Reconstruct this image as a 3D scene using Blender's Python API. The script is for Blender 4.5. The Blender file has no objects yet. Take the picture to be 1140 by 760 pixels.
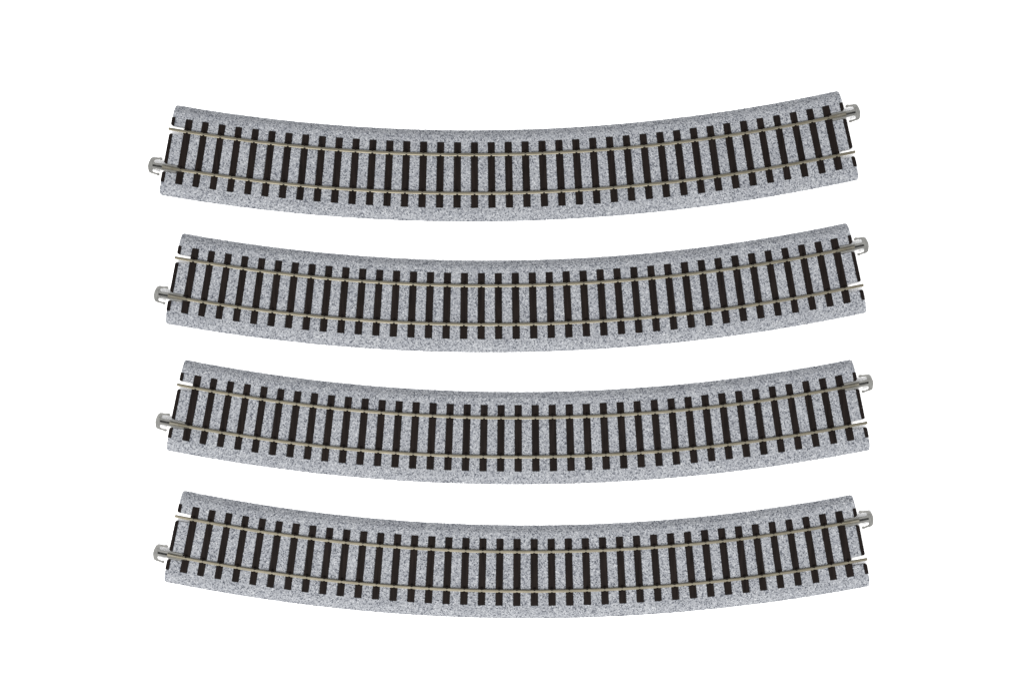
import bpy, bmesh, math, random
import numpy as np
from mathutils import Vector
from mathutils.geometry import tessellate_polygon

random.seed(7)
rng = np.random.default_rng(11)
scene = bpy.context.scene
COL = scene.collection

# ---------------------------------------------------------------- scale
# all track dimensions are written in units of 0.4 mm; S turns them into metres
S = 0.0004
RM = 1975.4          # radius of the track centreline (790 mm)
HA = 0.19385         # half of the arc
L = RM * HA          # half length along the centreline
HW = 51.3           # half width of the ballast bed
TIE_HALF = 36.6      # half length of a sleeper
TIE_W = 3.75         # half width of a sleeper
TIE_TOP = 7.4
RAIL_OFF = (-1.05 - 21.57, -1.05 + 21.57)     # rail offsets from the centreline
NOTCH_D = 15.4       # depth of the cut-outs round the rail ends
NOTCH_W = 4.6       # half width of the cut-outs
PITCH = 2 * L / 40.0


def pt(t, r, z):
    """track coordinates (arc length, offset away from the curve's centre, height) -> plane coordinates, still in track units"""
    a = t / RM
    R = RM + r
    return (R * math.sin(a), RM - R * math.cos(a), z)


# ---------------------------------------------------------------- materials
def new_mat(name):
    m = bpy.data.materials.new(name)
    m.use_nodes = True
    nt = m.node_tree
    b = nt.nodes['Principled BSDF']
    return m, nt, b


def node(nt, kind, **kw):
    n = nt.nodes.new(kind)
    for k, v in kw.items():
        if k.startswith('_'):
            setattr(n, k[1:], v)
        else:
            n.inputs[k].default_value = v
    return n


def ramp(nt, stops, interp='LINEAR'):
    n = nt.nodes.new('ShaderNodeValToRGB')
    cr = n.color_ramp
    cr.interpolation = interp
    while len(cr.elements) < len(stops):
        cr.elements.new(0.5)
    for e, (p, c) in zip(cr.elements, stops):
        e.position = p
        e.color = (*c, 1)
    return n


def object_coords(nt):
    """object coordinates shifted per object, so that copies do not share one pattern"""
    tc = nt.nodes.new('ShaderNodeTexCoord')
    oi = nt.nodes.new('ShaderNodeObjectInfo')
    mul = node(nt, 'ShaderNodeMath', _operation='MULTIPLY')
    mul.inputs[1].default_value = 3.7
    nt.links.new(oi.outputs['Random'], mul.inputs[0])
    add = node(nt, 'ShaderNodeVectorMath', _operation='ADD')
    nt.links.new(tc.outputs['Object'], add.inputs[0])
    nt.links.new(mul.outputs[0], add.inputs[1])
    return add.outputs[0]


def ballast_material():
    m, nt, b = new_mat('grey speckled ballast')
    co = object_coords(nt)
    # grains: one random value per cell, two grain sizes
    v1 = node(nt, 'ShaderNodeTexVoronoi', Scale=1 / (1.12 * S))
    v2 = node(nt, 'ShaderNodeTexVoronoi', Scale=1 / (2.0 * S))
    n1 = node(nt, 'ShaderNodeTexNoise', Scale=1 / (22 * S), Detail=3)
    for n in (v1, v2, n1):
        nt.links.new(co, n.inputs['Vector'])
    s1 = node(nt, 'ShaderNodeSeparateColor')
    s2 = node(nt, 'ShaderNodeSeparateColor')
    nt.links.new(v1.outputs['Color'], s1.inputs[0])
    nt.links.new(v2.outputs['Color'], s2.inputs[0])
    r1 = ramp(nt, BALLAST_FINE, 'LINEAR')
    r2 = ramp(nt, BALLAST_COARSE, 'LINEAR')
    nt.links.new(s1.outputs[0], r1.inputs[0])
    nt.links.new(s2.outputs[1], r2.inputs[0])
    mx = node(nt, 'ShaderNodeMix', _data_type='RGBA', _blend_type='MULTIPLY')
    mx.inputs[0].default_value = 1.0
    nt.links.new(r1.outputs[0], mx.inputs[6])
    nt.links.new(r2.outputs[0], mx.inputs[7])
    # slow change of tone along the bed
    r3 = ramp(nt, [(0.3, (0.94, 0.94, 0.955)), (0.7, (1.05, 1.05, 1.05))])
    nt.links.new(n1.outputs[0], r3.inputs[0])
    mx2 = node(nt, 'ShaderNodeMix', _data_type='RGBA', _blend_type='MULTIPLY')
    mx2.inputs[0].default_value = 1.0
    nt.links.new(mx.outputs[2], mx2.inputs[6])
    nt.links.new(r3.outputs[0], mx2.inputs[7])
    nt.links.new(mx2.outputs[2], b.inputs['Base Color'])
    b.inputs['Roughness'].default_value = 0.8
    b.inputs['Specular IOR Level'].default_value = 0.2
    bump = node(nt, 'ShaderNodeBump', Strength=0.4, Distance=0.45 * S)
    nt.links.new(v1.outputs['Distance'], bump.inputs['Height'])
    bump.invert = True
    nt.links.new(bump.outputs[0], b.inputs['Normal'])
    return m


BALLAST_FINE = [(0.0, (0.0328, 0.0367, 0.0454)), (0.15, (0.0675, 0.0724, 0.0840)), (0.31, (0.1428, 0.1486, 0.1592)),
                (0.8, (0.1727, 0.1795, 0.1891)), (1.0, (0.2528, 0.2586, 0.2673))]
BALLAST_COARSE = [(0.0, (0.78, 0.79, 0.82)), (0.3, (0.95, 0.955, 0.965)), (1.0, (1.04, 1.04, 1.04))]


def sleeper_material():
    m, nt, b = new_mat('dark brown moulded plastic')
    co = object_coords(nt)
    mp = node(nt, 'ShaderNodeMapping')
    mp.inputs['Scale'].default_value = (1 / (2.2 * S), 1 / (26 * S), 1 / (3 * S))
    nt.links.new(co, mp.inputs[0])
    n = node(nt, 'ShaderNodeTexNoise', Scale=1.0, Detail=4)
    nt.links.new(mp.outputs[0], n.inputs['Vector'])
    r = ramp(nt, [(0.3, (0.0026, 0.0017, 0.0015)), (0.7, (0.0070, 0.0048, 0.0041))])
    nt.links.new(n.outputs[0], r.inputs[0])
    nt.links.new(r.outputs[0], b.inputs['Base Color'])
    b.inputs['Roughness'].default_value = 0.65
    b.inputs['Specular IOR Level'].default_value = 0.04
    bump = node(nt, 'ShaderNodeBump', Strength=0.4, Distance=0.25 * S)
    nt.links.new(n.outputs[0], bump.inputs['Height'])
    nt.links.new(bump.outputs[0], b.inputs['Normal'])
    return m


def metal_material(name, c0, c1, rough):
    m, nt, b = new_mat(name)
    co = object_coords(nt)
    n = node(nt, 'ShaderNodeTexNoise', Scale=1 / (14 * S), Detail=5)
    nt.links.new(co, n.inputs['Vector'])
    r = ramp(nt, [(0.35, c0), (0.65, c1)])
    nt.links.new(n.outputs[0], r.inputs[0])
    nt.links.new(r.outputs[0], b.inputs['Base Color'])
    b.inputs['Metallic'].default_value = 1.0
    b.inputs['Roughness'].default_value = rough
    return m


def joiner_material():
    m, nt, b = new_mat('pale grey translucent plastic')
    co = object_coords(nt)
    n = node(nt, 'ShaderNodeTexNoise', Scale=1 / (5 * S), Detail=3)
    nt.links.new(co, n.inputs['Vector'])
    r = ramp(nt, [(0.3, (0.0780, 0.0780, 0.0740)), (0.7, (0.1150, 0.1150, 0.1090))])
    nt.links.new(n.outputs[0], r.inputs[0])
    nt.links.new(r.outputs[0], b.inputs['Base Color'])
    b.inputs['Roughness'].default_value = 0.4
    b.inputs['Specular IOR Level'].default_value = 0.3
    return m


def table_material():
    m, nt, b = new_mat('matt white sheet')
    co = object_coords(nt)
    n = node(nt, 'ShaderNodeTexNoise', Scale=60.0, Detail=4)
    nt.links.new(co, n.inputs['Vector'])
    r = ramp(nt, [(0.3, (0.91, 0.91, 0.91)), (0.7, (0.93, 0.93, 0.93))])
    nt.links.new(n.outputs[0], r.inputs[0])
    nt.links.new(r.outputs[0], b.inputs['Base Color'])
    b.inputs['Roughness'].default_value = 0.9
    b.inputs['Specular IOR Level'].default_value = 0.1
    return m


M_BALLAST = ballast_material()
M_TIE = sleeper_material()
M_RAIL = metal_material('nickel silver rail', (0.0985, 0.0900, 0.0680), (0.1215, 0.1110, 0.0845), 0.48)
M_CLIP = metal_material('bright tinned clip', (0.1300, 0.1210, 0.0970), (0.1700, 0.1600, 0.1310), 0.35)
M_JOIN = joiner_material()
M_TABLE = table_material()


# ---------------------------------------------------------------- mesh helpers
def finish(name, bm, mat, parent=None, smooth=False, scale=S):
    bmesh.ops.recalc_face_normals(bm, faces=bm.faces)
    bmesh.ops.scale(bm, vec=(scale, scale, scale), verts=bm.verts)
    me = bpy.data.meshes.new(name)
    bm.to_mesh(me)
    bm.free()
    me.materials.append(mat)
    if smooth:
        for p in me.polygons:
            p.use_smooth = True
    o = bpy.data.objects.new(name, me)
    COL.objects.link(o)
    if parent:
        o.parent = parent
    return o


def prism(bm, outline, z0, z1, place, bevel=0.0):
    """closed prism over an outline; place(u, v, z) -> point; bevel rounds the upper rim"""
    lo = [bm.verts.new(place(u, v, z0)) for u, v in outline]
    hi = [bm.verts.new(place(u, v, z1)) for u, v in outline]
    n = len(outline)
    if n > 16:          # a concave outline: triangles from an exact tessellation
        tris = tessellate_polygon([[Vector((u, v, 0)) for u, v in outline]])
        for tri in tris:
            bm.faces.new([lo[i] for i in tri])
            bm.faces.new([hi[i] for i in tri])
        for i in range(n):
            bm.faces.new((lo[i], lo[(i + 1) % n], hi[(i + 1) % n], hi[i]))
        return
    bm.faces.new(lo)
    top = bm.faces.new(hi)
    for i in range(n):
        bm.faces.new((lo[i], lo[(i + 1) % n], hi[(i + 1) % n], hi[i]))
    if bevel:
        bmesh.ops.bevel(bm, geom=list(top.edges), offset=bevel, segments=1, affect='EDGES', clamp_overlap=True)


# ---------------------------------------------------------------- ballast bed
PROFILE = [(0, 6.95), (36, 6.95), (40, 6.75), (42.5, 6.3), (44.5, 5.5), (47, 3.5), (49.4, 1.5), (50.4, 0.7), (51.3, 0.45)]
PX = [p[0] for p in PROFILE]
PZ = [p[1] for p in PROFILE]
TIES = [-L + PITCH * (k + 1) for k in range(39)]
TIES[0] -= -0.25
TIES[-1] -= 0.25


def roadbed(parent):
    nt_, nr = 800, 107
    ts = np.linspace(-L, L, nt_)
    # a row of vertices exactly at the inner ends of the cut-outs
    ts[np.argmin(abs(ts + L - NOTCH_D))] = -L + NOTCH_D
    ts[np.argmin(abs(ts - L + NOTCH_D))] = L - NOTCH_D
    rs = np.linspace(-HW, HW, nr)
    edges = []
    for ro in RAIL_OFF:
        for s in (-1, 1):
            j = int(np.argmin(abs(rs - (ro + s * NOTCH_W))))
            rs[j] = ro + s * NOTCH_W
            edges.append((j, s))
    T, Rr = np.meshgrid(ts, rs, indexing='ij')
    Z = np.interp(abs(Rr), PX, PZ)
    # grains: coarse and fine random relief
    g = rng.normal(0, 1, T.shape)
    g2 = (g + np.roll(g, 1, 0) + np.roll(g, 1, 1) + np.roll(np.roll(g, 1, 0), 1, 1)) / 2
    rough = 0.12 * g2 + 0.12 * rng.normal(0, 1, T.shape)
    rough = np.clip(rough, -0.7, 0.62)
    Z = np.maximum(Z + rough, 0.25)
    # the bed is lower under the sleepers, grains lap over their edges
    d = np.min(abs(T[:, :, None] - np.array(TIES + [-L, L])[None, None, :]), axis=2)
    under = (d < TIE_W - 0.05) & (abs(Rr) < TIE_HALF - 0.5)
    Z[under] = 5.2
    edge = (d >= TIE_W - 0.05) & (d < TIE_W + 0.9) & (abs(Rr) < TIE_HALF + 0.6)
    Z[edge] += 0.05
    jit_t = rng.normal(0, 0.16, T.shape)
    jit_r = rng.normal(0, 0.16, T.shape)
    for row in (0, nt_ - 1):
        jit_t[row, :] *= 0.4
    for col in (0, 1, nr - 2, nr - 1):
        jit_r[:, col] *= 0.45
    for j, s in edges:
        jit_r[:, j] *= 0.3
        for rowset, end in ((range(0, 4), -L), (range(nt_ - 4, nt_), L)):
            for i in rowset:
                q = abs(ts[i] - end)
                jit_r[i, j] = s * max(0.0, 1.9 - math.sqrt(max(0.0, 1.9 ** 2 - max(0.0, 1.9 - q) ** 2))) if q < 1.9 else jit_r[i, j]
    # corners of the bed are slightly rounded
    q = np.clip(2.4 - (HW - abs(Rr)), 0, 2.4)
    pull = 2.4 - np.sqrt(2.4 ** 2 - q ** 2)
    jit_t -= np.sign(T) * np.minimum(pull, 2.0) * np.clip(1 - (L - abs(T)) / 7.0, 0, 1)
    T = T + jit_t
    Rr = Rr + jit_r
    notch_rows = lambda i: (ts[i + 1] <= -L + NOTCH_D + 1e-6) or (ts[i] >= L - NOTCH_D - 1e-6)
    gaps = [(edges[0][0], edges[1][0]), (edges[2][0], edges[3][0])]
    A = T / RM
    R = RM + Rr
    X = R * np.sin(A) * S
    Y = (RM - R * np.cos(A)) * S
    Zm = Z * S
    verts = np.stack([X, Y, Zm], -1).reshape(-1, 3)
    faces = []
    for i in range(nt_ - 1):
        cut = notch_rows(i)
        for j in range(nr - 1):
            if cut and any(a <= j < b for a, b in gaps):
                continue
            k = i * nr + j
            faces.append((k, k + 1, k + nr + 1, k + nr))
    # walls down to the table along every open border
    cnt = {}
    for f in faces:
        for a, b in zip(f, f[1:] + f[:1]):
            e = (min(a, b), max(a, b))
            cnt[e] = cnt.get(e, 0) + 1
    vl = [tuple(v) for v in verts]
    low = {}
    for f in list(faces):
        for a, b in zip(f, f[1:] + f[:1]):
            if cnt[(min(a, b), max(a, b))] == 1:
                for q in (a, b):
                    if q not in low:
                        low[q] = len(vl)
                        vl.append((vl[q][0], vl[q][1], 0.0))
                faces.append((b, a, low[a], low[b]))
    me = bpy.data.meshes.new('roadbed')
    me.from_pydata(vl, [], faces)
    bm = bmesh.new()
    bm.from_mesh(me)
    loose = [v for v in bm.verts if not v.link_faces]
    bmesh.ops.delete(bm, geom=loose, context='VERTS')
    bpy.data.meshes.remove(me)
    bmesh.ops.recalc_face_normals(bm, faces=bm.faces)
    if sum(f.normal.z for f in bm.faces) < 0:
        bmesh.ops.reverse_faces(bm, faces=bm.faces)
    me = bpy.data.meshes.new('roadbed')
    bm.to_mesh(me)
    bm.free()
    me.materials.append(M_BALLAST)
    o = bpy.data.objects.new('roadbed', me)
    COL.objects.link(o)
    o.parent = parent
    return o


# ---------------------------------------------------------------- sleepers
def sleeper(t0, parent):
    bm = bmesh.new()
    w, h = TIE_W + random.uniform(-0.1, 0.1), TIE_HALF + random.uniform(-0.25, 0.25)
    dt = random.uniform(-0.12, 0.12)
    place = lambda u, v, z: pt(t0 + dt + u * (RM / (RM + v)), v, z)
    n = 6
    out = [(-w, -h + 2 * h * k / n) for k in range(n + 1)] + [(w, h - 2 * h * k / n) for k in range(n + 1)]
    prism(bm, out, 4.6, TIE_TOP, place, 0.3)
    # moulded rail fixings on both sides of both rails
    for ro in RAIL_OFF:
        for s in (-1, 1):
            if s < 0:       # the inner spike is a wedge whose tip hooks over the rail head
                prism(bm, [(-1.3, ro - 2.6), (1.3, ro - 2.6), (0.4, ro - 0.5), (-0.4, ro - 0.5)], TIE_TOP + 0.12, 10.45, place)
            else:
                prism(bm, [(-1.1, ro + 0.85), (1.1, ro + 0.85), (1.1, ro + 1.95), (-1.1, ro + 1.95)], TIE_TOP + 0.12, TIE_TOP + 0.9, place, 0.2)
            # plate under the rail foot
            c, e = ro + s * 2.2, ro + s * 3.4
            lo, hi = min(c, e), max(c, e)
            prism(bm, [(-2.3, lo), (2.3, lo), (2.3, hi), (-2.3, hi)], TIE_TOP - 0.1, TIE_TOP + 0.3, place, 0.1)
    return finish('sleeper', bm, M_TIE, parent)


def end_sleeper(sg, parent):
    """half sleeper closing the end of the bed, interrupted by the cut-outs round the rail ends"""
    bm = bmesh.new()
    place = lambda u, v, z: pt(sg * (L - u), v, z)
    cuts = [-TIE_HALF] + [c for ro in RAIL_OFF for c in (ro - NOTCH_W, ro + NOTCH_W)] + [TIE_HALF]
    for k in range(0, 6, 2):
        a, b = cuts[k], cuts[k + 1]
        ca = 1.7 if k > 0 else 0.3
        cb = 1.7 if k < 4 else 0.3
        out = [(-0.35, a + ca), (0.3, a + ca * 0.35), (ca * 0.8, a + 0.02), (3.3, a + 0.02),
               (3.3, b - 0.02), (cb * 0.8, b - 0.02), (0.3, b - cb * 0.35), (-0.35, b - cb)]
        prism(bm, out, 0.4, TIE_TOP, place, 0.25)
    return finish('sleeper', bm, M_TIE, parent)


# ---------------------------------------------------------------- rails
RAIL_SECTION = [(-1.6, 7.43), (1.6, 7.43), (1.6, 7.75), (0.45, 8.1), (0.4, 9.0), (0.9, 9.25), (1.02, 9.4), (1.02, 9.85),
                (0.75, 10.05), (-0.8, 10.05), (-1.08, 9.85), (-1.08, 9.4), (-0.95, 9.25), (-0.4, 9.0), (-0.45, 8.1), (-1.6, 7.75)]


def rail(ro, t_a, t_b, parent):
    bm = bmesh.new()
    n = 160
    rings = []
    for k in range(n + 1):
        t = t_a + (t_b - t_a) * k / n
        wob = 0.05 * math.sin(t * 0.031 + ro) + 0.04 * math.sin(t * 0.083)
        rings.append([bm.verts.new(pt(t, ro + v + wob, z)) for v, z in RAIL_SECTION])
    m = len(RAIL_SECTION)
    for a, b in zip(rings, rings[1:]):
        for i in range(m):
            bm.faces.new((a[i], a[(i + 1) % m], b[(i + 1) % m], b[i]))
    bm.faces.new(rings[0])
    bm.faces.new(rings[-1])
    return finish('rail', bm, M_RAIL, parent)


# ---------------------------------------------------------------- rail joiner
HALF = [(-14.9, 0), (-14.9, 4.05), (-1.0, 4.05), (0.2, 3.6), (7.6, 3.2), (9.8, 3.3), (11.2, 4.0), (11.5, 5.6), (10.6, 6.8),
        (7.6, 7.4), (6.2, 7.6), (5.2, 7.3), (3.7, 7.2), (2.7, 8.1), (2.8, 9.5), (3.9, 10.3), (5.2, 10.2), (6.3, 9.7),
        (8.2, 9.45), (11.6, 9.2), (13.8, 8.7), (15.4, 7.4), (16.4, 4.6), (17.1, 2.0), (17.2, 0),
        (12.2, 0), (11.9, 1.1), (1.6, 1.2), (1.6, 0)]


def joiner(sg, ro, parent):
    # u runs outward from the end of the bed along the rail, v across it
    a = sg * HA
    R = RM + ro
    tx, ty = sg * math.cos(a), sg * math.sin(a)
    nx, ny = math.sin(a), -math.cos(a)
    ox, oy = R * math.sin(a), RM - R * math.cos(a)
    place = lambda u, v, z: (ox + tx * u + nx * v, oy + ty * u + ny * v, z)
    bm = bmesh.new()
    for s in (-1, 1):
        prism(bm, [(u, v * s) for u, v in HALF], 5.7, 7.6, place, 0.45)
        # raised cheek beside the metal clip
        prism(bm, [(-14.6, s * 2.75), (9.6, s * 2.0), (9.8, s * 2.9), (-1, s * 3.4), (-14.6, s * 3.75)], 7.5, 7.95, place, 0.2)
    # floor of the slot
    prism(bm, [(0.6, -1.5), (12.9, -1.5), (12.9, 1.5), (0.6, 1.5)], 2.6, 3.3, place)
    for s in (-1, 1):       # deep cheeks of the slot
        prism(bm, [(0.7, s * 1.3), (12.8, s * 1.25), (12.7, s * 2.2), (0.7, s * 2.4)], 2.7, 7.2, place)
    prism(bm, [(12.25, -1.2), (13.2, -1.2), (13.2, 1.2), (12.25, 1.2)], 2.8, 7.1, place)
    # stop across the head
    prism(bm, [(12.4, -4.6), (14.2, -4.2), (14.6, 0), (14.2, 4.2), (12.4, 4.6), (12.9, 0)], 7.5, 8.1, place, 0.3)
    j = finish('rail_joiner', bm, M_JOIN, parent)
    bm = bmesh.new()
    # folded metal sleeve gripping the rail foot
    for s in (-1, 1):
        prism(bm, [(-21.0, s * 1.25), (1.1, s * 1.25), (1.1, s * 1.9), (-15, s * 2.0), (-21.0, s * 1.75)], 7.68, 8.5, place, 0.2)
    prism(bm, [(-9.5, -0.9), (0.9, -1.2), (0.9, 1.2), (-9.5, 0.9)], 9.7, 10.3, place, 0.2)
    finish('metal_clip', bm, M_CLIP, j)
    return j


# ---------------------------------------------------------------- one piece of track
GROUP = 'curved model railway track pieces laid out in a column'


def make_track():
    root = bpy.data.objects.new('track_piece', None)
    COL.objects.link(root)
    root.empty_display_size = 0.02
    roadbed(root)
    end_sleeper(-1, root)
    for t in TIES:
        sleeper(t, root)
    end_sleeper(1, root)
    inner, outer = RAIL_OFF
    # at the left end the outer rail carries a joiner, at the right end the inner one
    rail(inner, -L - 1.6, L + 1.0, root)
    rail(outer, -L - 1.0, L + 1.6, root)
    joiner(-1, outer, root)
    joiner(1, inner, root)
    return root


def copy_tree(o, parent=None):
    c = o.copy()
    COL.objects.link(c)
    c.parent = parent
    for ch in list(o.children):
        copy_tree(ch, c)
    return c


PIECES = [
    (-3.50, 185.34, 0.0218, 'curved grey model track piece at the top, above the other three pieces'),
    (4.20, 39.22, 0.0155, 'curved grey model track piece directly below the topmost piece, second from the top'),
    (6.90, -107.32, 0.0004, 'curved grey model track piece directly above the bottom piece, third from the top'),
    (5.45, -254.73, -0.0063, 'curved grey model track piece at the bottom, below the other three pieces'),
]
proto = make_track()
for i, (x, y, rz, label) in enumerate(PIECES):
    o = proto if i == 0 else copy_tree(proto)
    o.location = (x * S, y * S, 0.0)
    o.rotation_euler = (0, 0, rz)
    o['label'] = label
    o['category'] = 'model track'
    o['group'] = GROUP

# ---------------------------------------------------------------- the white surface
bm = bmesh.new()
bmesh.ops.create_grid(bm, x_segments=8, y_segments=8, size=1.5)
table = finish('tabletop', bm, M_TABLE, scale=1.0)
table['kind'] = 'structure'

# ---------------------------------------------------------------- light
w = bpy.data.worlds.new('World')
scene.world = w
w.use_nodes = True
bg = w.node_tree.nodes['Background']
bg.inputs['Color'].default_value = (0.985, 0.99, 1.0, 1)
bg.inputs['Strength'].default_value = 1.408


def softbox(name, loc, size, power, col=(1, 1, 1)):
    d = bpy.data.lights.new(name, 'AREA')
    d.shape = 'RECTANGLE'
    d.size, d.size_y = size
    d.energy = power
    d.color = col
    o = bpy.data.objects.new(name, d)
    COL.objects.link(o)
    o.location = loc
    v = -np.array(loc)
    o.rotation_euler = (math.atan2(math.hypot(v[0], v[1]), -v[2]), 0, math.atan2(-v[0], v[1]) if (v[0] or v[1]) else 0)
    return o


softbox('softbox_lamp', (-0.25, -1.1, 1.6), (1.1, 0.7), 73, (1.0, 0.985, 0.96))

# ---------------------------------------------------------------- camera
D = 1800.0
TILT = 0.0393
cam = bpy.data.cameras.new('camera')
cam.sensor_fit = 'HORIZONTAL'
cam.sensor_width = 36.0
cam.lens = 36.0 * D / 1140.0
cam.clip_start = 0.01
cam.clip_end = 50
co = bpy.data.objects.new('camera', cam)
COL.objects.link(co)
co.location = (0, -D * math.sin(TILT) * S, D * math.cos(TILT) * S)
co.rotation_euler = (TILT, 0, 0)
scene.camera = co

# ---------------------------------------------------------------- render settings
scene.view_settings.view_transform = 'Standard'
scene.view_settings.look = 'None'
scene.view_settings.exposure = 0
scene.view_settings.gamma = 1
scene.cycles.filter_width = 1.5
scene.cycles.use_denoising = False
